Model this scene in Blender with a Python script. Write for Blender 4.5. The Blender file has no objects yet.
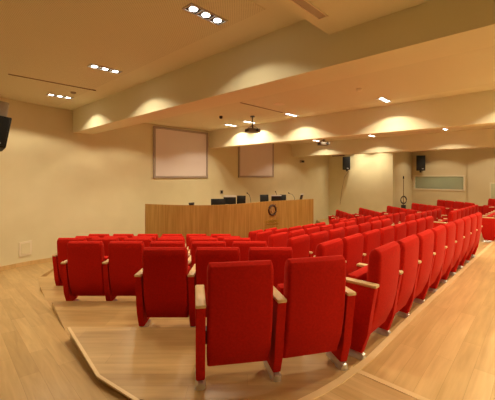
import bpy, bmesh, math, random
from mathutils import Vector, Matrix
random.seed(7)
sc = bpy.context.scene
COL = sc.collection
PI = math.pi

# ------------------------------------------------------------------ camera, world, exposure
# room axes: X = along the beams' normal (to the right/far), Y = along the beams (to the desk wall), Z up.
EYE = 1.52
ANG = math.atan2(.730, .683)
cam = bpy.data.cameras.new('camera'); camo = bpy.data.objects.new('camera', cam); COL.objects.link(camo)
camo.location = (0, 0, EYE); camo.rotation_euler = (PI/2, 0, -ANG)
cam.sensor_width = 36; cam.lens = 36*318/495; cam.shift_y = -25/495; cam.clip_start = .05
sc.camera = camo
w = bpy.data.worlds.new('world'); sc.world = w; w.use_nodes = True
w.node_tree.nodes['Background'].inputs[0].default_value = (1, .75, .5, 1)
w.node_tree.nodes['Background'].inputs[1].default_value = .02
sc.view_settings.view_transform = 'Standard'; sc.view_settings.look = 'None'
sc.view_settings.gamma = 1; sc.view_settings.use_curve_mapping = False
sc.view_settings.exposure = -0.02
LAMP_W = 88.0
LAMP_COL = (1.0, .84, .56)

def cw(lat, d):                       # (sideways, forward) of the viewpoint -> room X, Y
    return (.683*lat + .730*d, -.730*lat + .683*d)

DROP = EYE + 1.404
X1, X1b, X2, X2b, X3, X3b = 2.88, 3.36, 7.40, 7.70, 12.46, 12.95
def ceil_z(x): return EYE + (1.65 if x < X1b else 1.57 if x < X2b else 1.45 if x < X3b else 1.40)
CEIL = EYE+1.65

# ------------------------------------------------------------------ materials
def mat(name, col, rough=.6, metal=0, spec=.5, sheen=0):
    m = bpy.data.materials.new(name); m.use_nodes = True
    b = m.node_tree.nodes['Principled BSDF']
    b.inputs['Base Color'].default_value = (*col, 1); b.inputs['Roughness'].default_value = rough
    b.inputs['Metallic'].default_value = metal; b.inputs['Specular IOR Level'].default_value = spec
    if sheen:
        b.inputs['Sheen Weight'].default_value = sheen; b.inputs['Sheen Roughness'].default_value = .4
        b.inputs['Sheen Tint'].default_value = (1, .25, .2, 1)
    return m
def nd(m, t, **kw):
    n = m.node_tree.nodes.new(t)
    for k, v in kw.items(): setattr(n, k, v)
    return n
def lk(m, a, b): m.node_tree.links.new(a, b)
def noisy(m, c1, c2, scale, bump=0, stretch=(1, 1, 1), rot=0):
    b = m.node_tree.nodes['Principled BSDF']
    tc = nd(m, 'ShaderNodeTexCoord'); mp = nd(m, 'ShaderNodeMapping'); mp.inputs['Scale'].default_value = stretch
    mp.inputs['Rotation'].default_value = (0, 0, rot)
    n = nd(m, 'ShaderNodeTexNoise'); n.inputs['Scale'].default_value = scale; n.inputs['Detail'].default_value = 5
    r = nd(m, 'ShaderNodeValToRGB'); r.color_ramp.elements[0].color = (*c1, 1); r.color_ramp.elements[1].color = (*c2, 1)
    r.color_ramp.elements[0].position = .3; r.color_ramp.elements[1].position = .7
    lk(m, tc.outputs['Object'], mp.inputs[0]); lk(m, mp.outputs[0], n.inputs['Vector']); lk(m, n.outputs[0], r.inputs[0]); lk(m, r.outputs[0], b.inputs['Base Color'])
    if bump:
        bp = nd(m, 'ShaderNodeBump'); bp.inputs['Strength'].default_value = bump; bp.inputs['Distance'].default_value = .01
        lk(m, n.outputs[0], bp.inputs['Height']); lk(m, bp.outputs[0], b.inputs['Normal'])
    return m
def planks(name, rot, c1, c2, wavy=0.0, rough=.33):
    m = mat(name, c1, rough)
    b = m.node_tree.nodes['Principled BSDF']
    tc = nd(m, 'ShaderNodeTexCoord'); mp = nd(m, 'ShaderNodeMapping'); mp.inputs['Rotation'].default_value = (0, 0, rot)
    lk(m, tc.outputs['Object'], mp.inputs[0])
    br = nd(m, 'ShaderNodeTexBrick'); br.offset = .37; br.inputs['Scale'].default_value = 1
    br.inputs['Brick Width'].default_value = 1.15; br.inputs['Row Height'].default_value = .135
    br.inputs['Mortar Size'].default_value = .0012; br.inputs['Mortar Smooth'].default_value = .3; br.inputs['Bias'].default_value = 0
    br.inputs['Color1'].default_value = (*c1, 1); br.inputs['Color2'].default_value = (*c2, 1)
    br.inputs['Mortar'].default_value = (c1[0]*.8, c1[1]*.75, c1[2]*.7, 1)
    lk(m, mp.outputs[0], br.inputs['Vector'])
    mg = nd(m, 'ShaderNodeMapping'); mg.inputs['Scale'].default_value = (1.3, 15, 1)
    lk(m, mp.outputs[0], mg.inputs[0])
    # shift the grain from plank to plank
    add = nd(m, 'ShaderNodeVectorMath', operation='ADD'); lk(m, mg.outputs[0], add.inputs[0]); lk(m, br.outputs['Color'], add.inputs[1])
    n = nd(m, 'ShaderNodeTexNoise'); n.inputs['Scale'].default_value = 1.4; n.inputs['Detail'].default_value = 6; n.inputs['Distortion'].default_value = wavy
    lk(m, add.outputs[0], n.inputs['Vector'])
    r = nd(m, 'ShaderNodeValToRGB'); r.color_ramp.elements[0].position = .3; r.color_ramp.elements[1].position = .7
    r.color_ramp.elements[0].color = (.86, .82, .76, 1); r.color_ramp.elements[1].color = (1.08, 1.08, 1.08, 1)
    lk(m, n.outputs[0], r.inputs[0])
    mx = nd(m, 'ShaderNodeMix', data_type='RGBA', blend_type='MULTIPLY'); mx.inputs['Factor'].default_value = 1
    lk(m, br.outputs['Color'], mx.inputs['A']); lk(m, r.outputs[0], mx.inputs['B']); lk(m, mx.outputs['Result'], b.inputs['Base Color'])
    bp = nd(m, 'ShaderNodeBump'); bp.inputs['Strength'].default_value = .08; bp.inputs['Distance'].default_value = .004
    lk(m, n.outputs[0], bp.inputs['Height']); lk(m, bp.outputs[0], b.inputs['Normal'])
    return m

WOODA, WOODB = (.50, .325, .140), (.62, .42, .19)
M = {}
M['plank_left'] = planks('oak_planks_left_block', ANG, WOODA, WOODB)
M['plank_wing'] = planks('oak_planks_middle_block', 0, WOODA, WOODB)
M['plank_far'] = planks('oak_planks_far_block', -PI/4, WOODA, WOODB)
M['plank_aisle'] = planks('oak_planks_side_aisle', -(math.atan2(.763*.730-.0, .0)*0 + math.radians(86.4)), (.48, .31, .13), (.62, .42, .19), .9)
M['plank_back'] = planks('oak_planks_back_aisle', 0, (.62, .42, .185), (.77, .545, .27))
M['plank_cross'] = planks('oak_planks_cross_aisle', PI/2, (.64, .44, .21), (.76, .55, .29))
M['nosing'] = noisy(mat('pale_oak_nosing', (.82, .6, .33), .35), (.78, .56, .29), (.86, .65, .37), 6)
M['wall'] = noisy(mat('cream_plaster', (.74, .68, .46), .8), (.72, .66, .44), (.76, .70, .48), 2.0, .05)
M['wall_dark'] = noisy(mat('beige_plaster', (.72, .62, .42), .8), (.70, .60, .40), (.74, .64, .44), 1.5)
M['beam'] = noisy(mat('cream_painted_beam', (.80, .76, .56), .75), (.79, .75, .55), (.82, .78, .58), 1.5)
M['ceil_plain'] = mat('smooth_ceiling', (.80, .77, .57), .8)
def perforated():
    m = mat('perforated_ceiling', (.78, .75, .55), .8)
    b = m.node_tree.nodes['Principled BSDF']
    tc = nd(m, 'ShaderNodeTexCoord')
    sxyz = nd(m, 'ShaderNodeSeparateXYZ'); lk(m, tc.outputs['Object'], sxyz.inputs[0])
    outs = []
    for ax in ('X', 'Y'):
        mu = nd(m, 'ShaderNodeMath', operation='MULTIPLY'); mu.inputs[1].default_value = 2*PI/.032; lk(m, sxyz.outputs[ax], mu.inputs[0])
        si = nd(m, 'ShaderNodeMath', operation='SINE'); lk(m, mu.outputs[0], si.inputs[0]); outs.append(si)
    mm = nd(m, 'ShaderNodeMath', operation='MULTIPLY'); lk(m, outs[0].outputs[0], mm.inputs[0]); lk(m, outs[1].outputs[0], mm.inputs[1])
    gt = nd(m, 'ShaderNodeMath', operation='GREATER_THAN'); gt.inputs[1].default_value = .55; lk(m, mm.outputs[0], gt.inputs[0])
    mx = nd(m, 'ShaderNodeMix', data_type='RGBA'); mx.inputs['A'].default_value = (.78, .75, .55, 1); mx.inputs['B'].default_value = (.55, .51, .35, 1)
    lk(m, gt.outputs[0], mx.inputs['Factor']); lk(m, mx.outputs['Result'], b.inputs['Base Color'])
    return m
M['ceil_perf'] = perforated()
M['red'] = noisy(mat('red_seat_fabric', (.52, .011, .005), .9, spec=.15, sheen=.15), (.47, .010, .004), (.57, .013, .006), 60, .15)
M['arm_wood'] = noisy(mat('beech_armrest', (.75, .52, .28), .4), (.66, .44, .22), (.80, .58, .33), 5, 0, (8, 1, 8))
M['chrome'] = mat('polished_metal', (.62, .61, .60), .35, .8)
M['dark_gap'] = mat('dark_hinge_metal', (.05, .045, .04), .5)
M['black'] = mat('black_plastic', (.010, .010, .011), .5, spec=.25)
M['screenblack'] = mat('dark_display', (.016, .018, .021), .35, spec=.3)
M['silver'] = mat('silver_plastic', (.75, .75, .75), .3)
M['grey'] = mat('grey_metal', (.40, .34, .27), .5)
M['projector'] = mat('dark_grey_projector', (.16, .13, .10), .4)
M['frame_grey'] = mat('grey_screen_frame', (.40, .33, .29), .5)
M['screen'] = noisy(mat('pinkish_projection_cloth', (.80, .72, .72), .9), (.77, .69, .69), (.81, .73, .73), 1)
M['slot'] = mat('dark_slot', (.22, .13, .06), .8)
M['grille'] = mat('vent_grille', (.50, .42, .34), .6)
M['white'] = mat('off_white_plastic', (.82, .74, .58), .5)
M['brass'] = mat('golden_letters', (.42, .27, .03), .4, .2)
M['emblem'] = mat('dark_brown_emblem', (.06, .022, .01), .4)
M['emblem_in'] = mat('tan_emblem_relief', (.48, .30, .12), .5)
def glass_mat():
    m = mat('control_window_glass', (.75, .80, .68), .08)
    b = m.node_tree.nodes['Principled BSDF']; b.inputs['Transmission Weight'].default_value = .75; b.inputs['IOR'].default_value = 1.45
    return m
M['glass'] = glass_mat()
M['booth'] = mat('booth_interior', (.62, .64, .46), .9)
def emis(name, col, s):
    m = mat(name, col); b = m.node_tree.nodes['Principled BSDF']
    b.inputs['Emission Color'].default_value = (*col, 1); b.inputs['Emission Strength'].default_value = s
    return m
M['lamp'] = emis('lit_halogen_lens', (1, .93, .78), 14)
M['led'] = emis('lit_indicator', (.2, 1, .3), 1)
def deskwood():
    m = mat('veneer_desk', (.6, .36, .14), .4)
    b = m.node_tree.nodes['Principled BSDF']
    tc = nd(m, 'ShaderNodeTexCoord'); mp = nd(m, 'ShaderNodeMapping'); mp.inputs['Scale'].default_value = (9, 9, .5)
    lk(m, tc.outputs['Object'], mp.inputs[0])
    n = nd(m, 'ShaderNodeTexNoise'); n.inputs['Scale'].default_value = 2.2; n.inputs['Detail'].default_value = 4
    lk(m, mp.outputs[0], n.inputs['Vector'])
    r = nd(m, 'ShaderNodeValToRGB'); r.color_ramp.elements[0].position = .35; r.color_ramp.elements[1].position = .65
    r.color_ramp.elements[0].color = (.36, .20, .045, 1); r.color_ramp.elements[1].color = (.48, .29, .080, 1)
    lk(m, n.outputs[0], r.inputs[0]); lk(m, r.outputs[0], b.inputs['Base Color'])
    return m
M['desk'] = deskwood()

# ------------------------------------------------------------------ helpers
def link_mesh(name, bm, mats, parent=None, smooth=False):
    bmesh.ops.recalc_face_normals(bm, faces=bm.faces)
    me = bpy.data.meshes.new(name); bm.to_mesh(me); bm.free()
    for m_ in (mats if isinstance(mats, (list, tuple)) else [mats]): me.materials.append(m_)
    if smooth:
        for p in me.polygons: p.use_smooth = True
        me.set_sharp_from_angle(angle=math.radians(35))
    o = bpy.data.objects.new(name, me); COL.objects.link(o)
    if parent: o.parent = parent
    return o
def add_box(bm, x0, x1, y0, y1, z0, z1, bev=0, mtx=None):
    vs = [bm.verts.new((x, y, z)) for x in (x0, x1) for y in (y0, y1) for z in (z0, z1)]
    idx = [(0, 1, 3, 2), (4, 6, 7, 5), (0, 4, 5, 1), (2, 3, 7, 6), (0, 2, 6, 4), (1, 5, 7, 3)]
    fs = [bm.faces.new([vs[i] for i in q]) for q in idx]
    if bev:
        es = list({e for f in fs for e in f.edges})
        r = bmesh.ops.bevel(bm, geom=es, offset=bev, segments=2, affect='EDGES', profile=.5)
        vs = list({v for f in r['faces'] for v in f.verts} | {v for v in vs if v.is_valid})
    if mtx is not None: bmesh.ops.transform(bm, matrix=mtx, verts=[v for v in vs if v.is_valid])
    return vs
def box(name, x0, x1, y0, y1, z0, z1, m, parent=None, bev=0):
    bm = bmesh.new(); add_box(bm, x0, x1, y0, y1, z0, z1, bev); return link_mesh(name, bm, m, parent, bool(bev))
def add_tube(bm, pts, r, seg=10, closed=False):
    pts = [Vector(p) for p in pts]; rings = []
    n = len(pts)
    for i, p in enumerate(pts):
        a = pts[(i-1) % n] if (i or closed) else pts[i]; b = pts[(i+1) % n] if (i < n-1 or closed) else pts[i]
        t = (b-a).normalized(); up = Vector((0, 0, 1)) if abs(t.z) < .95 else Vector((1, 0, 0))
        u = t.cross(up).normalized(); v = t.cross(u)
        rr = r[i] if isinstance(r, (list, tuple)) else r
        rings.append([bm.verts.new(p + u*rr*math.cos(2*PI*k/seg) + v*rr*math.sin(2*PI*k/seg)) for k in range(seg)])
    for i in range(n if closed else n-1):
        a, b = rings[i], rings[(i+1) % n]
        for k in range(seg): bm.faces.new((a[k], a[(k+1) % seg], b[(k+1) % seg], b[k]))
    if not closed: bm.faces.new(rings[0][::-1]); bm.faces.new(rings[-1])
def structure(o): o['kind'] = 'structure'; return o
def empty(name, loc, rz=0):
    o = bpy.data.objects.new(name, None); COL.objects.link(o); o.location = loc; o.rotation_euler = (0, 0, rz); o.empty_display_size = .1; return o
def tag(o, label, cat, group=None):
    o['label'] = label; o['category'] = cat
    if group: o['group'] = group
    return o
def copy_tree(o, parent=None):
    c = o.copy(); COL.objects.link(c)
    if parent: c.parent = parent
    for ch in list(o.children): copy_tree(ch, c)
    return c

# ------------------------------------------------------------------ stepped floor
SL = .024
def slope(X): return -SL*max(0, X-2.64)
def kerb(X): return .04*min(1, max(0, X-2.4))       # the back aisle ends a little above the uppermost step
def resample(pts, n):
    L = [0]
    for a, b in zip(pts, pts[1:]): L.append(L[-1] + math.dist(a, b))
    out = []
    for i in range(n):
        s = L[-1]*i/(n-1); j = 0
        while j < len(L)-2 and L[j+1] < s: j += 1
        t = (s-L[j])/(L[j+1]-L[j]); out.append(tuple(a+(b-a)*t for a, b in zip(pts[j], pts[j+1])))
    return out
PL = [(-1.775, 3.18), (-2.58, 4.19), (-3.37, 5.16), (-4.01, 6.08), (-4.25, 7.0), (-4.4, 7.75)]
ZL = [3.18, 4.19, 5.16, 6.08, 7.0, 7.75]
YW = [1.77, 2.67, 3.55, 4.45, 5.35, 6.15]
LC = [8.35, 7.1, 5.9, 4.75, 3.65, 2.95]
CEND = 18.6
def chain(k):                                     # three segments of the edge in front of tier k
    if k < 0:
        left = resample([cw(-1.121, 2.417), cw(-.726, 2.148), cw(-.2, 1.99), cw(.1, 2.03), cw(.354, 2.148), cw(.63, 2.34), (2.62, 1.08)], 12)
        k2 = (15.0, .87); wing = resample([(2.62, 1.08), k2], 12); far = resample([k2, cw(9.6, CEND)], 4)
    else:
        latk = (.683*ZL[k]-YW[k])/.73; k1 = cw(latk, ZL[k])
        left = resample([cw(*PL[k]), k1], 12)
        Yb = YW[k]-.15; k2 = ((LC[k]+.73*Yb)/.683, Yb)
        wing = resample([k1, k2], 12); far = resample([k2, cw(LC[k], CEND)], 4)
    return left, wing, far
STEP = -.14
def tier(k):
    bm = bmesh.new(); B, F = chain(k-1), chain(k); z = STEP*k
    fronts, backs = [], []
    for s in range(3):
        vb = [bm.verts.new((x, y, z+slope(x))) for x, y in B[s]]; vf = [bm.verts.new((x, y, z+slope(x))) for x, y in F[s]]
        for i in range(len(vb)-1):
            f = bm.faces.new((vb[i], vb[i+1], vf[i+1], vf[i])); f.material_index = s
        lo = [bm.verts.new((v.co.x, v.co.y, v.co.z-.22)) for v in vf]
        for i in range(len(vf)-1):
            f = bm.faces.new((vf[i], vf[i+1], lo[i+1], lo[i])); f.material_index = s
        if s == 0:
            a, b = vb[0], vf[0]
            al = bm.verts.new((a.co.x, a.co.y, z-.3)); bl = bm.verts.new((b.co.x, b.co.y, z-.3)); bm.faces.new((a, b, bl, al)).material_index = 0
            if k == 0:
                lo2 = [bm.verts.new((v.co.x, v.co.y, v.co.z-.3)) for v in vb]
                for i in range(5): bm.faces.new((vb[i], vb[i+1], lo2[i+1], lo2[i]))
    o = link_mesh('floor', bm, [M['plank_left'], M['plank_wing'], M['plank_far']])
    return structure(o)
for k in range(6): tier(k)
# the lowest level, out to the walls
bm = bmesh.new(); B = chain(5)
O = (resample([(2.0, 8.95), (6.5, 8.95)], 12), resample([(6.5, 8.95), (16.5, 8.95)], 12), resample([(16.5, 8.95), (20.6, 8.95)], 4))
for s in range(3):
    vb = [bm.verts.new((x, y, STEP*5.6+slope(x))) for x, y in B[s]]; vo = [bm.verts.new((x, y, STEP*5.6+slope(x))) for x, y in O[s]]
    for i in range(len(vb)-1): bm.faces.new((vb[i], vb[i+1], vo[i+1], vo[i]))
structure(link_mesh('floor', bm, M['plank_wing']))
# side aisle on the left: a ramp running down beside the steps
def za(d):
    T = [(-9, 0), (1.6, 0), (2.42, -.055), (3.18, -.12), (4.19, -.225), (5.16, -.34), (6.08, -.45), (7.0, -.52), (7.75, -.58), (12, -.75)]
    for (a, va), (b, vb) in zip(T, T[1:]):
        if d <= b: return va+(vb-va)*(d-a)/(b-a)
bm = bmesh.new()
inner = [(-.726, 2.148), (-1.121, 2.417)] + PL + [(-4.6, 8.3), (-5.0, 10)]
prev = None
for lat, d in inner:
    a = bm.verts.new((*cw(lat, d), za(d))); b = bm.verts.new((*cw(-9.5, d), za(d)))
    c_ = bm.verts.new((a.co.x, a.co.y, a.co.z-.35))
    if prev:
        bm.faces.new((prev[0], a, b, prev[1])); bm.faces.new((prev[0], a, c_, prev[2]))
    prev = (a, b, c_)
p0 = cw(-.726, 2.148)
q = [bm.verts.new((p0[0], p0[1], za(2.148))), bm.verts.new((*cw(-9.5, 2.148), za(2.148))), bm.verts.new((-8, -4, 0)), bm.verts.new((p0[0], -4, 0))]
bm.faces.new(q)
structure(link_mesh('floor', bm, M['plank_aisle']))
# pale border strips
def strip(name, pts, wdt, zf, m, side=1):
    bm = bmesh.new(); prev = None
    for i, p in enumerate(pts):
        a = Vector(pts[max(0, i-1)]); b = Vector(pts[min(len(pts)-1, i+1)]); t = (b-a).normalized(); n = Vector((-t.y, t.x))*wdt*side
        z = zf(p[0])
        v = [bm.verts.new((p[0], p[1], z)), bm.verts.new((p[0]+n.x, p[1]+n.y, z)), bm.verts.new((p[0]+n.x, p[1]+n.y, z-.012)), bm.verts.new((p[0], p[1], z-.012))]
        if prev:
            for k in range(4): bm.faces.new((prev[k], prev[(k+1) % 4], v[(k+1) % 4], v[k]))
        prev = v
    return structure(link_mesh(name, bm, m))
# back aisle, level with the uppermost step, following the slope of the rows
bm = bmesh.new(); ch = chain(-1); pts = []
for s in range(3): pts += ch[s][(1 if s else 0):]
pts = [p for p in pts if p[0] >= p0[0]-1e-3 and p != ch[0][0]]
prev = None
pts = [p0] + [p for p in pts if p[0] > p0[0]+.02]
XB = 2.36
for i in range(len(pts)-1):
    if pts[i][0] < XB < pts[i+1][0]:
        t = (XB-pts[i][0])/(pts[i+1][0]-pts[i][0]); pts.insert(i+1, (XB, pts[i][1]+t*(pts[i+1][1]-pts[i][1]))); break
for i, (x, y) in enumerate(pts):
    dd = .683*y + .730*x
    zz = za(2.148)*max(0, 1-(x-p0[0])/.7) + slope(x) + kerb(x)
    a = bm.verts.new((x, y, zz)); b = bm.verts.new((x, -3.6, slope(x)+kerb(x))); c_ = bm.verts.new((x, y, zz-.08))
    if prev:
        for f in (bm.faces.new((prev[0], a, b, prev[1])), bm.faces.new((prev[0], a, c_, prev[2]))): f.material_index = int(x <= XB+1e-4)
    prev = (a, b, c_)
structure(link_mesh('floor', bm, [M['plank_back'], M['plank_cross']]))
strip('trim_6', [(XB, y) for y in (1.12, 0, -1.5, -3.5)], .05, lambda x: slope(x)+kerb(x)+.003, M['nosing'], 1)
c = chain(-1)
strip('trim_1', [p for p in c[0][4:]] + c[1][1:], .055, lambda x: slope(x)+kerb(x)+.004, M['nosing'], -1)
strip('trim_2', [cw(-.726, 2.148), cw(-1.121, 2.417), cw(-1.775, 3.18)], .025, lambda x: .003, M['nosing'], 1)

# ------------------------------------------------------------------ walls, beams, ceiling
WY = 8.8; XR = 16.0
def wall_strip(name, pts, z0, z1, m):
    bm = bmesh.new(); n = len(pts); off = []
    for i, p in enumerate(pts):
        a = Vector(pts[max(0, i-1)]); b = Vector(pts[min(n-1, i+1)]); t = (b-a).normalized(); off.append((p[0]-t.y*.15, p[1]+t.x*.15))
    rings = [[bm.verts.new((*p, z0)), bm.verts.new((*p, z1)), bm.verts.new((*o, z1)), bm.verts.new((*o, z0))] for p, o in zip(pts, off)]
    for a, b in zip(rings, rings[1:]):
        for k in range(4): bm.faces.new((a[k], a[(k+1) % 4], b[(k+1) % 4], b[k]))
    bm.faces.new(rings[0]); bm.faces.new(rings[-1][::-1])
    o = link_mesh(name, bm, m, smooth=True); return structure(o)
cx, R = 2.75, 2.45
arc = [(cx-R*math.sin(math.radians(a)), WY-R+R*math.cos(math.radians(a))) for a in range(32, 0, -4)]
e = arc[0]; L = 8.2; far0 = (e[0]-L*math.cos(math.radians(32)), e[1]-L*math.sin(math.radians(32)))
wall_strip('wall_left', [(far0[0], -3.5), far0], -1.2, 4, M['wall'])
wall_strip('wall_front', [far0] + arc + [(cx, WY), (XR+.15, WY)], -1.2, 4, M['wall'])
structure(box('wall_far', XR, XR+.3, 5.36, WY+.1, -1.3, 4, M['wall']))
structure(box('wall_side', XR+.3, 19.1, 5.36, 5.54, -1.3, 4, M['wall_dark']))
# control room wall with a real opening
XC = 19.0
def from_px(x, y, X):                                   # where the sight line through a point of the photo meets the plane X
    d = (x-247.5)/318; Zd = X/(.683*d+.730); return (-.730*d+.683)*Zd, EYE+(175-y)/318*Zd
yL, zT = from_px(415, 176.5, XC); yR, zB = from_px(463.5, 189.5, XC)
bm = bmesh.new()
add_box(bm, XC, XC+.15, yL, 5.54, -1.3, 4); add_box(bm, XC, XC+.15, 2.77, yR, -1.3, 4)
add_box(bm, XC, XC+.15, yR, yL, -1.3, zB); add_box(bm, XC, XC+.15, yR, yL, zT, 4)
structure(link_mesh('wall_control', bm, M['wall_dark']))
structure(box('wall_control_right', XC-.12, XC+.15, -3.5, 2.77, -1.3, 4, M['wall_dark']))
structure(box('wall_right', far0[0]-.2, XC+.2, -3.65, -3.5, -1.3, 4, M['wall']))
wf = empty('window_1', (XC, (yL+yR)/2, zB)); wf['kind'] = 'structure'
bm = bmesh.new(); fy = (yL-yR)/2; h = zT-zB
for a in ((-fy-.08, fy+.08, -.08, 0), (-fy-.08, fy+.08, h, h+.08), (-fy-.08, -fy, 0, h), (fy, fy+.08, 0, h)): add_box(bm, -.03, .1, *a[:2], *a[2:])
link_mesh('window_frame', bm, M['white'], wf)
box('pane', .05, .06, -fy, fy, 0, h, M['glass'], wf)
structure(box('wall_booth', XC+2.2, XC+2.3, 1.0, 6.0, -1.3, 4, M['booth']))
# baseboard
bm = bmesh.new()
prev = None
bpts = [(e[0]-4*math.cos(math.radians(32)), e[1]-4*math.sin(math.radians(32)))] + arc + [(cx, WY), (7, WY), (12, WY), (XR, WY)]
for i, p in enumerate(bpts):
    a = Vector(bpts[max(0, i-1)]); b = Vector(bpts[min(len(bpts)-1, i+1)]); t = (b-a).normalized(); n = Vector((t.y, -t.x))*.02
    dd = .683*p[1]+.730*p[0]; lat = .683*p[0]-.730*p[1]
    z = za(dd) if p[0] < 3 else STEP*5.6+slope(p[0])
    v = [bm.verts.new((p[0], p[1], z-.05)), bm.verts.new((p[0], p[1], z+.09)), bm.verts.new((p[0]+n.x, p[1]+n.y, z+.09)), bm.verts.new((p[0]+n.x, p[1]+n.y, z-.05))]
    if prev:
        for k in range(4): bm.faces.new((prev[k], prev[(k+1) % 4], v[(k+1) % 4], v[k]))
    prev = v
structure(link_mesh('baseboard_front', bm, M['plank_back']))
# beams
for i, (a, b, so) in enumerate(((X1, X1b, 1.085), (X2, X2b, .97), (X3, X3b, .88))):
    structure(box('trim_%d' % (3+i), a, b, -3.5, WY, EYE+so, CEIL+.1, M['beam']))
# ceiling bays: smooth border with a perforated field slightly recessed
def bay(x0, x1, y0, y1, inset=.35):
    z = ceil_z((x0+x1)/2)
    structure(box('ceiling', x0, x1, y0, y1, z, z+.1, M['ceil_plain']))
    structure(box('ceiling', x0+inset, x1-inset, y0+inset, y1-inset, z-.004, z+.05, M['ceil_perf']))
bay(far0[0]-.3, X1, 1.58, WY+.1, inset=.45); bay(far0[0]-.3, X1, -3.5, 1.58)
bay(X1b, X2, -3.5, WY, inset=.5); bay(X2b, X3, -3.5, WY, inset=.5); bay(X3b, XC+2.3, -3.5, WY)
structure(box('ceiling', far0[0]-.3, X1, -3.5, 1.58, DROP, CEIL, M['ceil_plain']))

# ------------------------------------------------------------------ ceiling fittings
def make_downlight():
    r = empty('recessed_downlight', (0, 0, 0))
    bm = bmesh.new(); hw, hl = .075, .24
    for a in ((-hl, hl, -hw, -hw+.014), (-hl, hl, hw-.014, hw), (-hl, -hl+.014, -hw, hw), (hl-.014, hl, -hw, hw), (-.087, -.073, -hw, hw), (.073, .087, -hw, hw)):
        add_box(bm, a[0], a[1], a[2], a[3], -.012, .0)
    link_mesh('housing_frame', bm, M['chrome'], r)
    box('recess', -hl+.01, hl-.01, -hw+.01, hw-.01, -.004, -.001, M['dark_gap'], r)
    for k in (-1, 0, 1):
        bm = bmesh.new(); bmesh.ops.create_uvsphere(bm, u_segments=16, v_segments=8, radius=.042)
        bmesh.ops.scale(bm, vec=(1, 1, .3), verts=bm.verts)
        o = link_mesh('lamp_lens', bm, M['lamp'], r, True); o.location = (k*.158, 0, -.006)
    return r
LIGHTS = [(2.09, 2.54), (2.09, 4.97), (2.17, 7.38), (6.77, 2.44), (6.8, 4.81), (6.9, 6.38), (6.93, 7.2),
          (4.0, 4.8), (4.0, 2.5), (4.0, 7.2), (4.0, .1), (6.8, .1), (4.0, -2.3), (6.8, -2.3), (11.5, 2.30), (11.65, 4.65), (11.7, 7.0), (11.5, .1),
          (9.0, 2.3), (9.0, 4.7), (9.0, .1), (9.0, -2.3), (15.35, 6.95), (15.35, 5.95), (14.0, 2.3), (14.0, .1), (17.6, 3.9), (17.6, 1.6), (20.1, 4.1), (-.8, 5.2), (2.3, -1.7)]  # control-bay, booth and near-camera fixtures are unseen, added to brighten wall, window, seats
where = {0: 'largest, nearest the camera in the top left ceiling', 1: 'second of three along the left ceiling bay', 2: 'small one in the left ceiling corner by the curved wall',
         3: 'in the middle bay, right of the ceiling sensor', 4: 'in the middle bay, right of the long slot', 5: 'in the middle bay, behind the projector', 6: 'in the middle bay, left of the projector',
         14: 'far bay, furthest right of the ceiling', 15: 'far bay, above the lit far wall', 16: 'far bay, beside the far projector'}
proto = make_downlight()
def add_spot(parent, power, size, blend, dx=0, rad=.04):
    l = bpy.data.lights.new('lamp_beam', 'SPOT'); l.energy = power; l.color = LAMP_COL; l.spot_size = math.radians(size); l.spot_blend = blend; l.shadow_soft_size = rad
    o = bpy.data.objects.new('lamp_beam', l); COL.objects.link(o); o.parent = parent; o.location = (dx, 0, -.035)
for i, (x, y) in enumerate(LIGHTS):
    o = proto if i == 0 else copy_tree(proto)
    o.location = (x, y, ceil_z(x)-.004 if not (x < X1 and y < 1.58) else DROP)
    LW = LAMP_W*(.6 if x > 13.5 else 1.35 if y < .5 and x < 8 else 1.0)
    for dx in (-.158, .158): add_spot(o, LW*.22, 134, .22, dx)
    add_spot(o, LW*.40, 100, .8)
    tag(o, 'triple recessed spotlight, ' + where[i] if i in where else 'unseen triple recessed spotlight, inferred or added as fill, behind a beam or beyond the frame', 'ceiling light', 'triple recessed ceiling spotlights')
tag(box('ceiling_slot', 1.12, 2.50, 6.37, 6.40, CEIL-.012, CEIL, M['slot']), 'long thin air slot in the left ceiling beside two spotlights', 'ceiling vent')
tag(box('ceiling_slot', 4.91, 6.43, 4.79, 4.82, EYE+1.57-.012, EYE+1.57, M['slot']), 'long thin air slot in the middle ceiling bay near the projector', 'ceiling vent')
v = empty('air_vent', (1.85, 1.44, DROP)); tag(v, 'grey linear air vent in the lowered ceiling at the top edge', 'ceiling vent')
bm = bmesh.new(); add_box(bm, -.67, .67, -.05, -.038, -.012, 0); add_box(bm, -.67, .67, .038, .05, -.012, 0); add_box(bm, -.68, -.66, -.05, .05, -.012, 0); add_box(bm, .66, .68, -.05, .05, -.012, 0)
link_mesh('vent_frame', bm, M['white'], v); box('grille', -.66, .66, -.038, .038, -.006, 0, M['grille'], v)
def disc(name, x, y, r, hgt, m, label, cat):
    bm = bmesh.new(); add_tube(bm, [(0, 0, 0), (0, 0, -hgt*.6), (0, 0, -hgt)], [r, r, r*.7], 16); o = link_mesh(name, bm, m, smooth=True); o.location = (x, y, ceil_z(x)-.004); tag(o, label, cat)
disc('ceiling_sensor', 5.59, 2.46, .05, .05, M['white'], 'small round ceiling sensor left of the brightest middle spotlight', 'sensor')
disc('ceiling_sensor', 5.69, 6.29, .045, .07, M['black'], 'small dark ceiling sensor left of the hanging projector', 'sensor')
disc('ceiling_speaker', 5.6, 4.29, .13, .012, M['white'], 'flush round ceiling disc beside the middle air slot', 'ceiling speaker')
disc('ceiling_sensor', 2.25, 6.85, .05, .03, M['grey'], 'tiny round ceiling sensor above the corner spotlight', 'sensor')

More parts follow.
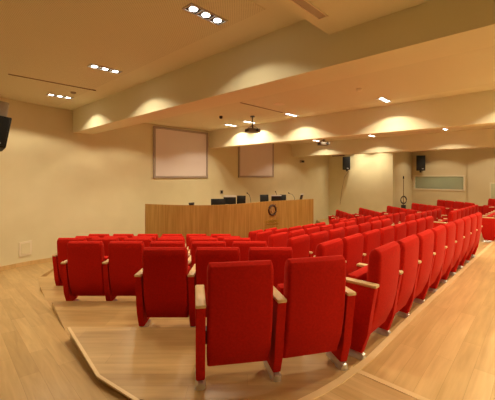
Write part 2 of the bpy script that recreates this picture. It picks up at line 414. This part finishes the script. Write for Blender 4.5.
def projector(lat, d, zb, rz, label):
    x, y = cw(lat, d); CEIL = ceil_z(x); r = empty('projector', (x, y, zb), rz); tag(r, label, 'projector', 'ceiling projectors')
    bm = bmesh.new(); add_box(bm, -.17, .17, -.13, .13, 0, .1, .015); link_mesh('body', bm, M['projector'], r, True)
    bm = bmesh.new(); add_tube(bm, [(.06, -.13, .05), (.06, -.16, .05)], .035, 14); link_mesh('lens', bm, M['screenblack'], r, True)
    bm = bmesh.new(); add_tube(bm, [(0, 0, .1), (0, 0, CEIL-zb-.02)], .018, 10); add_tube(bm, [(0, 0, CEIL-zb-.03), (0, 0, CEIL-zb)], .06, 14)
    for a in (-1, 1):
        for b in (-1, 1): add_tube(bm, [(0, 0, .2), (a*.12, b*.09, .1)], .006, 6)
    link_mesh('ceiling_mount', bm, M['dark_gap'], r, True)
    box('vent_panel', -.172, -.169, -.1, .1, .02, .08, M['black'], r)
projector(.133, 8.46, EYE+1.13, -ANG+.5, 'grey projector hanging on a pole in the middle ceiling bay')
projector(2.52, 10.5, EYE+.98, -ANG+.2, 'smaller grey projector hanging further back, left of the far speaker')

# ------------------------------------------------------------------ screens and wall fittings
for i, (a, b) in enumerate(((5.15, 7.3), (8.86, 11.06))):
    s = empty('projection_screen', ((a+b)/2, WY, EYE-.1)); W2 = (b-a)/2; H = 1.605
    tag(s, ('larger framed pinkish projection panel on the left of the front wall', 'framed pinkish projection panel on the right, partly hidden by a beam')[i], 'screen', 'projection screens')
    bm = bmesh.new()
    for q_ in ((-W2, W2, 0, .07), (-W2, W2, H-.07, H), (-W2, -W2+.07, .07, H-.07), (W2-.07, W2, .07, H-.07)): add_box(bm, q_[0], q_[1], -.05, 0, q_[2], q_[3])
    link_mesh('frame', bm, M['frame_grey'], s)
    box('screen_surface', -W2+.07, W2-.07, -.03, -.005, .07, H-.07, M['screen'], s)
def wall_px(x, y):                                       # point of the front wall seen at a place of the photo
    d = (x-247.5)/318; Zd = WY/(.683-.730*d); return (.683*d+.730)*Zd, EYE+(175-y)/318*Zd
x, z = wall_px(221.5, 192)
o = empty('wall_socket', (x, WY, z)); tag(o, 'small dark square socket on the front wall above the monitors', 'socket')
box('plate', -.075, .075, -.012, 0, -.075, .075, M['grey'], o); box('face', -.045, .045, -.018, -.012, -.05, .05, M['black'], o)
x, z = wall_px(301.5, 161.5)
o = empty('wall_vent', (x, WY, z)); tag(o, 'small grey box high on the wall right of the second screen', 'vent')
box('casing', -.14, .14, -.08, 0, -.06, .06, M['grey'], o); box('grille', -.12, .12, -.085, -.08, -.045, .045, M['black'], o)
yy0, zz = from_px(338.6, 155.2, XR)
o = empty('air_grille', (XR, yy0, zz)); tag(o, 'dark horizontal air grille high on the far wall beside the speaker', 'vent')
box('frame', -.03, 0, -.38, .38, -.06, .06, M['grille'], o)
bm = bmesh.new()
for k in range(4): add_box(bm, -.045, -.03, -.35, .35, -.055+k*.03, -.042+k*.03)
link_mesh('louvre', bm, M['black'], o)
# access panel on the curved wall
ang32 = math.radians(32)
px, pz = 1.76, 0
d = (25-247.5)/318
t_ = None
best = None
allp = [far0] + arc + [(cx, WY)]
for a, b in zip(allp, allp[1:]):
    for s in range(50):
        X = a[0]+(b[0]-a[0])*s/50; Y = a[1]+(b[1]-a[1])*s/50
        lat = .683*X-.730*Y; dd = .730*X+.683*Y
        er = abs(lat/dd-d)
        if best is None or er < best[0]: best = (er, X, Y, dd, math.atan2(b[1]-a[1], b[0]-a[0]))
_, X, Y, dd, an = best
o = empty('wall_panel', (X, Y, EYE+(175-248.5)/318*dd), an); tag(o, 'pale square service panel low on the curved left wall', 'wall panel')
box('cover', -.14, .14, -.02, .01, -.16, .16, M['white'], o)
box('access_flap', -.10, .10, -.026, -.02, -.12, .12, M['wall'], o)
# loudspeakers
def loudspeaker(loc, rz, hw, hd, hh, label, tilt=0, bracket='wall', mesh_panel=False):
    r = empty('loudspeaker', loc, rz); tag(r, label, 'speaker', 'black loudspeakers'); r.rotation_euler = (0, 0, rz)
    bm = bmesh.new(); vs = add_box(bm, -hw, hw, -hd, hd, -hh, hh, .015)
    for v_ in bm.verts:
        if v_.co.y > 0: v_.co.x *= .75
    T = Matrix.Rotation(tilt, 4, 'X'); bmesh.ops.transform(bm, matrix=T, verts=bm.verts); link_mesh('cabinet', bm, M['black'], r, True)
    bm = bmesh.new(); add_box(bm, -hw*.88, hw*.88, -hd-.012, -hd+.005, -hh*.9, hh*.9, .004); bmesh.ops.transform(bm, matrix=T, verts=bm.verts); link_mesh('front_grille', bm, M['screenblack'], r, True)
    bm = bmesh.new(); add_box(bm, hw*.2, hw*.62, -hd-.016, -hd-.012, -hh*.8, -hh*.72); bmesh.ops.transform(bm, matrix=T, verts=bm.verts); link_mesh('badge', bm, M['silver'], r)
    return r
yy, zz = from_px(349.3, 163.5, XR)
r = loudspeaker((XR-.28, yy, zz), -PI/2+.25, .19, .15, .34, 'black loudspeaker bracketed on the brightly lit far wall')
bm = bmesh.new(); add_tube(bm, [(0, .1, -.1), (0, .3, -.1)], .02, 8); link_mesh('bracket', bm, M['dark_gap'], r, True); bm = bmesh.new(); add_tube(bm, [(0, 0, -.34), (0, 0, -.42)], .05, 8); link_mesh('swivel', bm, M['dark_gap'], r, True)
bm = bmesh.new(); y2, z2 = from_px(342, 190, XR)
add_tube(bm, [(XR-.03, yy, zz-.38), (XR-.02, (yy+y2)/2+.05, (zz+z2)/2), (XR-.02, y2, z2), (XR-.02, y2+.1, z2-.8)], .008, 6)
tag(link_mesh('cable', bm, M['slot'], smooth=True), 'thin cable running down the far wall below the left speaker', 'cable')
yy, zz = from_px(422, 163.3, XC)
r = loudspeaker((XC-.28, yy, zz), -PI/2+.35, .21, .16, .40, 'black loudspeaker on the wall above the control window')
bm = bmesh.new(); add_tube(bm, [(0, .1, -.1), (0, .3, -.1)], .02, 8); link_mesh('bracket', bm, M['dark_gap'], r, True); bm = bmesh.new(); add_tube(bm, [(0, 0, -.40), (0, 0, -.5)], .05, 8); link_mesh('swivel', bm, M['dark_gap'], r, True)
X, Y = cw(-3.585, 4.5)
r = loudspeaker((X, Y, EYE+.60), -ANG-.25+PI*0, .17, .15, .225, 'large black loudspeaker cut off by the left edge, hung from the ceiling', tilt=-.15)
r.rotation_euler = (0, .16, -ANG+.62)
bm = bmesh.new(); add_box(bm, -.17, .10, -.02, .08, .24, .46); link_mesh('mounting_plate', bm, M['grey'], r)
bm = bmesh.new(); add_tube(bm, [(-.12, .06, .44), (-.12-.15, .06, CEIL-EYE-.60)], .02, 8); link_mesh('hanging_rod', bm, M['dark_gap'], r, True)
# glazed panel at right edge of the frame
ya, zt_ = from_px(489.7, 182.5, XC-.12); yb = ya-1.1
o = empty('wall_noticeboard', (XC-.12, (ya+yb)/2, zt_-1.2)); tag(o, 'dark greenish glazed panel on the wall at the right edge', 'panel')
box('frame', -.03, 0, -.55, .55, 0, 1.2, M['white'], o); box('glazing', -.036, -.03, -.5, .5, .05, 1.15, M['booth'], o)
# stand with a coiled cable in the far corner
X, Y = cw((403.5-247.5)/318*15.5, 15.5); zf = STEP*3+slope(X)
zf = EYE+(175-207-6)/318*15.5
st = empty('microphone_stand', (X, Y, zf)); tag(st, 'tall thin stand with a coiled cable in the far wall corner', 'stand')
Ht = EYE+(175-176)/318*15.5-zf
bm = bmesh.new(); add_tube(bm, [(0, 0, .12), (0, 0, Ht*.55), (0, 0, Ht)], [.018, .015, .011], 8); link_mesh('pole', bm, M['slot'], st, True)
for k in range(3):
    bm = bmesh.new(); a = k*2*PI/3; add_tube(bm, [(0, 0, .3), (.3*math.cos(a), .3*math.sin(a), 0.01)], .013, 8); link_mesh('leg', bm, M['slot'], st, True)
bm = bmesh.new(); add_tube(bm, [(0, 0, Ht), (0, 0, Ht-.13)], [.02, .035], 10); link_mesh('microphone', bm, M['black'], st, True)
bm = bmesh.new()
for q_ in range(3): add_tube(bm, [(.02*q_+.145*math.cos(a/16*2*PI)*.72, .145*math.cos(a/16*2*PI)*-.7, Ht*.34+.17*math.sin(a/16*2*PI)+.02*q_) for a in range(16)], .014, 6, True)
link_mesh('coiled_cable', bm, M['dark_gap'], st, True)
bm = bmesh.new(); add_box(bm, -.09, .09, -.09, .09, Ht*.05, Ht*.22, .01); link_mesh('junction_box', bm, M['dark_gap'], st, True)

# ------------------------------------------------------------------ desk on its dais
dx = [145, 165, 185, 211, 230, 247, 270, 290, 313.5]; dy = [203.9, 204.7, 205.2, 205.2, 204.5, 203.2, 201.3, 200.2, 198.9]
DT = .76
front = []
for a, b in zip(dx, dy):
    Zd = (EYE-DT)*318/(b-175); front.append(cw((a-247.5)/318*Zd, Zd))
def smooth_pts(p, n):                                    # Catmull-Rom through the desk's front
    out = []
    for i in range(len(p)-1):
        a, b, c_, d_ = p[max(0, i-1)], p[i], p[i+1], p[min(len(p)-1, i+2)]
        for s in range(n):
            t = s/n
            out.append(tuple(.5*((2*b[j]) + (-a[j]+c_[j])*t + (2*a[j]-5*b[j]+4*c_[j]-d_[j])*t*t + (-a[j]+3*b[j]-3*c_[j]+d_[j])*t**3) for j in (0, 1)))
    return out + [p[-1]]
front = smooth_pts(front, 5)
def offset(p, dist):
    out = []
    for i in range(len(p)):
        a = Vector(p[max(0, i-2)]); b = Vector(p[min(len(p)-1, i+2)]); t = (b-a).normalized(); out.append((p[i][0]-t.y*dist, p[i][1]+t.x*dist))
    return out
def ribbon(name, f, b, z0, z1, m, parent):
    bm = bmesh.new(); prev = None
    for p, q_ in zip(f, b):
        v_ = [bm.verts.new((*p, z0)), bm.verts.new((*p, z1)), bm.verts.new((*q_, z1)), bm.verts.new((*q_, z0))]
        if prev:
            for k in range(4): bm.faces.new((prev[k], prev[(k+1) % 4], v_[(k+1) % 4], v_[k]))
        else: bm.faces.new(v_)
        prev = v_
    bm.faces.new(prev[::-1])
    return link_mesh(name, bm, m, parent, True)
DZ = -.35
dais_b = [(p[0]+.2, 8.75) for p in front]
structure(ribbon('floor', offset(front, -.12), [(p[0], 8.78) for p in offset(front, -.12)], -1.0, DZ, M['plank_wing'], None))
desk = empty('conference_desk', (0, 0, 0)); tag(desk, 'long curved light wood conference desk facing the seats', 'desk')
ribbon('front_panel', front, offset(front, .04), DZ, DT, M['desk'], desk)
ribbon('desktop', offset(front, .04), offset(front, .55), DT-.14, DT-.10, M['desk'], desk)
for i, nm in ((0, 'left'), (-1, 'right')):
    f0 = front[i]; f1 = offset(front, .55)[i]; t = Vector((f1[0]-f0[0], f1[1]-f0[1])).normalized(); n = Vector((t.y, -t.x))*(.04 if i == 0 else -.04)
    bm = bmesh.new(); bs = [(f0[0]+t.x*.041, f0[1]+t.y*.041), f1, (f1[0]+n.x, f1[1]+n.y), (f0[0]+n.x+t.x*.041, f0[1]+n.y+t.y*.041)]
    lo = [bm.verts.new((*p, DZ)) for p in bs]; hi = [bm.verts.new((*p, DT-.145)) for p in bs]
    bm.faces.new(lo[::-1]); bm.faces.new(hi)
    for k in range(4): bm.faces.new((lo[k], lo[(k+1) % 4], hi[(k+1) % 4], hi[k]))
    link_mesh('end_panel', bm, M['desk'], desk)
def desk_at(xpx):                                         # point and facing of the desk front below a column of the photo
    d = (xpx-247.5)/318; b_ = None
    for i in range(len(front)-1):
        for s in range(10):
            p = [front[i][j]+(front[i+1][j]-front[i][j])*s/10 for j in (0, 1)]
            lat = .683*p[0]-.730*p[1]; dd = .730*p[0]+.683*p[1]
            if b_ is None or abs(lat/dd-d) < b_[0]:
                a = front[max(0, i-1)]; c_ = front[min(len(front)-1, i+2)]
                b_ = (abs(lat/dd-d), p, math.atan2(c_[1]-a[1], c_[0]-a[0]), dd)
    return b_[1], b_[2], b_[3]
# emblem and inscription, on the front of the desk
p, an, dd = desk_at(272)
em = empty('desk_emblem', (p[0], p[1], 0), an); em.parent = desk; em.name = 'emblem'
ez = EYE+(175-210)/318*dd
def ring(bm, rx, rz_, r, n=28):
    add_tube(bm, [(rx*math.cos(2*PI*k/n), -.012, ez+rz_*math.sin(2*PI*k/n)) for k in range(n)], r, 6, True)
bm = bmesh.new(); ring(bm, .135, .14, .028); link_mesh('emblem_ring', bm, M['emblem'], em, True)
bm = bmesh.new(); add_tube(bm, [(.01, -.01, ez-.09), (-.03, -.01, ez-.02), (-.02, -.01, ez+.06), (.0, -.01, ez+.11)], [.02, .03, .022, .012], 8); add_tube(bm, [(.05, -.01, ez-.08), (.045, -.01, ez+.02), (.03, -.01, ez+.08)], [.012, .018, .01], 8)
link_mesh('emblem_figure', bm, M['emblem_in'], em, True)
bm = bmesh.new()
for k in range(4): a = -.9+k*.6; add_tube(bm, [(.155*math.cos(a), -.01, ez+.155*math.sin(a)), (.20*math.cos(a), -.01, ez+.2*math.sin(a))], .01, 6)
link_mesh('emblem_rays', bm, M['emblem'], em, True)
def letters(txt, size, z, name):
    cu = bpy.data.curves.new(name, 'FONT'); cu.body = txt; cu.size = size; cu.align_x = 'CENTER'; cu.extrude = .006; cu.space_character = 1.1
    tmp = bpy.data.objects.new(name, cu); COL.objects.link(tmp)
    bpy.context.view_layer.update()
    me = bpy.data.meshes.new_from_object(tmp); bpy.data.objects.remove(tmp)
    me.materials.clear(); me.materials.append(M['brass'])
    o = bpy.data.objects.new(name, me); COL.objects.link(o); o.parent = em; o.location = (0, -.012, z); o.rotation_euler = (PI/2, 0, 0)
    return o
letters('FONDAZIONE', .105, ez-.36, 'inscription'); letters('CASSA DI RISPARMIO', .05, ez-.43, 'inscription'); letters('DI VENEZIA', .12, ez-.56, 'inscription')

def on_desk(xpx, back=.30):
    p, an, dd = desk_at(xpx); n = (-math.sin(an), math.cos(an))
    # keep it behind the same column of the photo
    lat = (xpx-247.5)/318*(dd+back); return cw(lat, dd+back), an, dd+back
TOP = DT-.10
def monitor(x0, x1, ytop, label, lean=0, back=.32, silver=False):
    (X, Y), an, dd = on_desk((x0+x1)/2, back); wd = (x1-x0)/318*dd; zt_ = EYE+(175-ytop)/318*dd
    r = empty('monitor', (X, Y, TOP), -ANG+lean); tag(r, label, 'monitor', 'monitors on the desk')
    h_ = zt_-TOP
    bm = bmesh.new(); add_box(bm, -wd/2, wd/2, -.015, .015, .06, h_, .006); bmesh.ops.transform(bm, matrix=Matrix.Rotation(-.12, 4, 'X'), verts=bm.verts); link_mesh('display', bm, M['screenblack'], r, True)
    bm = bmesh.new(); add_tube(bm, [(0, .02, .02), (0, .03, h_*.5)], .02, 8); link_mesh('neck', bm, M['black'], r, True)
    bm = bmesh.new(); add_box(bm, -.1, .1, -.06, .08, 0, .02, .006); link_mesh('foot', bm, M['black'], r, True)
    if silver:
        bm = bmesh.new(); add_box(bm, -wd/2-.003, wd/2+.003, -.02, .02, h_-.045, h_+.005, .004); bmesh.ops.transform(bm, matrix=Matrix.Rotation(-.12, 4, 'X'), verts=bm.verts); link_mesh('top_edge', bm, M['silver'], r, True)
    return r
monitor(211, 225.5, 198.8, 'low black monitor, leftmost on the curved desk', .15)
monitor(223.5, 236, 195.6, 'black monitor with a silver top edge on the desk', .0, .5, True)
monitor(236.5, 245.5, 195.6, 'black monitor just right of the silver topped one', -.25)
monitor(260, 269, 194.6, 'black monitor above and left of the desk emblem', .3)
monitor(279.5, 286, 194.6, 'black monitor right of the open laptop', -.3, .5)
def laptop(x0, x1, ytop, label, lean, mback):
    (X, Y), an, dd = on_desk((x0+x1)/2, .2); wd = (x1-x0)/318*dd; h_ = EYE+(175-ytop)/318*dd-TOP
    r = empty('laptop', (X, Y, TOP), lean); tag(r, label, 'laptop', 'laptops on the desk')
    box('base', -wd/2, wd/2, 0, .24, 0, .025, M['black'], r)
    bm = bmesh.new(); add_box(bm, -wd/2, wd/2, -.012, .0, .02, h_, .004); bmesh.ops.transform(bm, matrix=Matrix.Rotation(.25, 4, 'X'), verts=bm.verts); link_mesh('lid', bm, mback, r, True)
    box('lid_edge', -wd/2, wd/2, -h_*.26-.016, -h_*.26+.012, h_-.04, h_-.015, M['silver'], r)
    return r
laptop(271, 281, 194.5, 'open silver grey laptop standing above the desk emblem', -ANG+.1, M['screenblack'])
laptop(297, 303, 193.2, 'tilted dark laptop at the right end of the desk', -ANG+1.0, M['screenblack'])
def mic(xpx, ytop, bend, label):
    (X, Y), an, dd = on_desk(xpx, .42); h_ = EYE+(175-ytop)/318*dd-TOP
    r = empty('gooseneck_microphone', (X, Y, TOP), -ANG); tag(r, label, 'microphone', 'gooseneck microphones')
    bm = bmesh.new(); add_box(bm, -.05, .05, -.05, .05, 0, .03, .008); link_mesh('base', bm, M['black'], r, True)
    bm = bmesh.new(); add_tube(bm, [(0, 0, .03), (bend*.1, 0, h_*.5), (bend*.4, 0, h_*.85), (bend*.8, 0, h_-.02)], .007, 6); link_mesh('gooseneck', bm, M['dark_gap'], r, True)
    bm = bmesh.new(); add_tube(bm, [(bend*.8, 0, h_-.02), (bend, 0, h_+.01)], [.012, .018], 8); link_mesh('microphone_head', bm, M['black'], r, True)
mic(251, 193, -.12, 'thin gooseneck microphone in the middle of the desk, behind the first monitors')
mic(277, 191.5, -.05, 'thin gooseneck microphone behind the open laptop')
mic(295, 193, -.22, 'thin gooseneck microphone bending left near the tilted laptop')
(X, Y), an, dd = on_desk(191.5, .06)
ph = empty('desk_telephone', (X, Y, TOP), -ANG); tag(ph, 'small dark device lying on the left part of the desk', 'device')
bm = bmesh.new(); add_box(bm, -.06, .06, -.05, .08, 0, .13, .01); link_mesh('body', bm, M['black'], ph, True)
bm = bmesh.new(); add_tube(bm, [(-.07, 0, .14), (.07, 0, .15)], .018, 8); link_mesh('handset', bm, M['dark_gap'], ph, True)

# ------------------------------------------------------------------ theatre seats
def lerp_table(tab, z):
    for (a, va), (b, vb) in zip(tab, tab[1:]):
        if z <= b: 
            t = (z-a)/(b-a); return va+(vb-va)*t
    return tab[-1][1]
REAR = [(.15, -.09), (.3, -.155), (.45, -.19), (.6, -.21), (.75, -.22), (.85, -.225), (.893, -.215), (.913, -.185)]
FRONT = [(.15, -.04), (.3, -.06), (.45, -.08), (.6, -.09), (.75, -.105), (.85, -.115), (.893, -.13), (.913, -.16)]
def loft_slab(bm, levels, hw, rc=.03, taper=None):
    rings = []
    for z in levels:
        yr, yf = lerp_table(REAR, z), lerp_table(FRONT, z); r = min(rc, (yf-yr)*.45); ww = hw if not taper else hw*taper(z)
        pts = []
        for cx_, cy_, a0 in ((ww-r, yf-r, 0), (-ww+r, yf-r, 90), (-ww+r, yr+r, 180), (ww-r, yr+r, 270)):
            for a in (0, 30, 60, 90): q_ = math.radians(a0+a); pts.append((cx_+r*math.cos(q_), cy_+r*math.sin(q_), z))
        rings.append([bm.verts.new(p) for p in pts])
    n = len(rings[0])
    for a, b in zip(rings, rings[1:]):
        for k in range(n): bm.faces.new((a[k], a[(k+1) % n], b[(k+1) % n], b[k]))
    bm.faces.new(rings[0][::-1]); bm.faces.new(rings[-1])
def backrest_mesh():
    bm = bmesh.new()
    def tp(z):
        if z > .85: return 1-.055*((z-.85)/.065)**2
        if z < .2: return .985
        return 1
    loft_slab(bm, [.15, .165, .22, .3, .38, .45, .52, .6, .68, .75, .81, .85, .873, .893, .906, .913], .232, .028, tp)
    return bm
def cushion_mesh():                                       # tipped-up seat pan
    bm = bmesh.new(); add_box(bm, -.225, .225, -.05, .06, .25, .66, .03)
    for v_ in bm.verts: v_.co.y += -.02+(.5-v_.co.z)*.12+.06
    return bm
def panel_mesh(x):
    bm = bmesh.new()
    prof = [(-.095, .06), (.10, .06), (.135, .13), (.175, .32), (.205, .60), (.205, .628), (-.205, .628), (-.205, .60), (-.175, .42), (-.145, .22)]
    t = .033
    a = [bm.verts.new((x-t, y, z)) for y, z in prof]; b = [bm.verts.new((x+t, y, z)) for y, z in prof]
    f1 = bm.faces.new(a); f2 = bm.faces.new(b[::-1]); n = len(prof)
    for k in range(n): bm.faces.new((a[k], b[k], b[(k+1) % n], a[(k+1) % n]))
    bmesh.ops.bevel(bm, geom=list(f1.edges)+list(f2.edges), offset=.010, segments=2, affect='EDGES', profile=.5)
    return bm
def arm_mesh(x):
    bm = bmesh.new(); add_box(bm, x-.036, x+.036, -.218, .215, .628, .654, .009)
    for v_ in bm.verts:
        if v_.co.y > .1: v_.co.z -= (v_.co.y-.1)*.15
        if v_.co.y < -.12: v_.co.z -= (-.12-v_.co.y)*.12
    return bm
def foot_mesh(x):
    bm = bmesh.new(); rings = []
    for y, hw, h0 in ((-.115, .015, .02), (-.108, .030, .04), (-.085, .039, .055), (-.04, .038, .066), (-.02, .036, .068), (.06, .036, .05), (.11, .036, .036), (.145, .03, .022), (.155, .01, .01)):
        pts = [(x-hw, y, 0), (x-hw, y, h0*.55), (x-hw*.55, y, h0), (x+hw*.55, y, h0), (x+hw, y, h0*.55), (x+hw, y, 0)]
        rings.append([bm.verts.new(p) for p in pts])
    for a, b in zip(rings, rings[1:]):
        for k in range(6): bm.faces.new((a[k], a[(k+1) % 6], b[(k+1) % 6], b[k]))
    bm.faces.new(rings[0]); bm.faces.new(rings[-1][::-1])
    add_box(bm, x-.02, x+.02, -.07, .05, .04, .075, .004)
    return bm
HP = .276
def make_seat(right):
    r = empty('theatre_seat', (0, 0, 0))
    link_mesh('backrest', backrest_mesh(), M['red'], r, True)
    link_mesh('seat_cushion', cushion_mesh(), M['red'], r, True)
    bm = bmesh.new()
    for s in (-1, 1): add_box(bm, s*.232-.008, s*.232+.008, -.07, .0, .30, .40)
    link_mesh('hinge', bm, M['dark_gap'], r)
    for x in ((-HP, HP) if right else (-HP,)):
        p = link_mesh('side_panel', panel_mesh(x), M['red'], r, True)
        link_mesh('armrest', arm_mesh(x), M['arm_wood'], p, True)
        link_mesh('foot', foot_mesh(x), M['chrome'], r, True)
    return r
seatA, seatB = make_seat(False), make_seat(True)
used = {0: False, 1: False}
ORD = ['first', 'second', 'third', 'fourth', 'fifth', 'sixth', 'seventh', 'eighth', 'ninth', 'tenth']
ROWN = ['nearest', 'second nearest', 'third nearest', 'fourth nearest', 'fifth nearest', 'sixth nearest']
def put_seat(x, y, z, rz, sx, end, label, group):
    src = seatB if end else seatA
    if not used[end]: used[end] = True; o = src
    else: o = copy_tree(src)
    o.location = (x, y, z); o.rotation_euler = (0, 0, rz); o.scale = (sx, 1, 1); tag(o, label, 'seat', group)
def seat_label(i, n, row, block, frm):
    return 'red theatre seat, %s from %s, %s row of the %s block' % (ORD[i], frm, ROWN[row], block)
# left block
put_seat(*cw(-.078, 2.40), 0, -ANG+math.radians(9.5), 1.0, 0, 'nearest red theatre seat, left one of the two seats in front of the camera', 'red seats in the nearest row of the left block')
put_seat(*cw(.462, 2.515), 0, -ANG+math.radians(14), 1.0, 1, 'red theatre seat, right one of the two seats in front of the camera', 'red seats in the nearest row of the left block')
ROWS = [(1, 3.24, [-.85, -.306, .238]), (2, 4.21, [-2.17, -1.62, -1.07, -.52, .03]), (3, 5.15, [-2.87, -2.33, -1.79, -1.25, -.71, -.17]),
        (4, 6.03, [-3.06, -2.52, -1.98, -1.44, -.90, -.36]), (5, 7.0, [-3.29, -2.75, -2.21, -1.67, -1.13, -.59])]
for k, d, lats in ROWS:
    for i, lat in enumerate(lats):
        x, y = cw(lat, d+.22)
        put_seat(x, y, STEP*k, -ANG, (lats[1]-lats[0])/(2*HP), int(i == len(lats)-1), seat_label(i, len(lats), k, 'left', 'left'), 'red seats in the %s row of the left block' % ROWN[k])
# middle block: back line Y, first seat X, count, pitch
P = .565
MID = [(0, 2.86, .935, 9), (1, 3.36, 1.775, 8), (2, 4.03, 2.66, 7), (3, 4.68, 3.54, 6), (4, 5.33, 4.42, 5), (5, 5.95, 5.22, 2)]
for k, x0, yb, n in MID:
    for i in range(n):
        x = x0+P*i; y = yb-.017*P*i+(.22 if k else .255)
        put_seat(x, y, STEP*k+slope(x), -.017, P/(2*HP), int(i == n-1), seat_label(i, n, k, 'middle', 'near end'), 'red seats in the %s row of the middle block' % ROWN[k])
RB = [(0, 10.3, .80, 6), (1, 9.45, 1.66, 7), (2, 9.05, 2.54, 6), (3, 8.85, 3.42, 5), (4, 8.75, 4.28, 4), (5, 9.75, 5.10, 2)]
for k, x0, yb, n in RB:
    for i in range(n):
        x = x0+P*i; y = yb-.010*P*i+.22
        put_seat(x, y, STEP*k+slope(x), -.012, P/(2*HP), int(i == n-1), seat_label(i, n, k, 'right', 'near end'), 'red seats in the %s row of the right block' % ROWN[k])
RC = [(0, 9.4, 11.5, 2), (1, 8.25, 11.75, 4), (2, 7.0, 11.45, 4), (3, 5.98, 11.5, 4), (4, 4.98, 12.0, 4), (5, 4.08, 12.4, 4)]
for k, lat, d0, n in RC:
    for i in range(n):
        x, y = cw(lat-.22, d0+P*i)
        xm = cw(lat, d0+P*1.5)[0]
        put_seat(x, y, STEP*k+slope(x), PI/2-ANG, P/(2*HP), int(i == n-1), seat_label(i, n, k, 'farthest', 'near end'), 'red seats in the %s row of the farthest block' % ROWN[k])
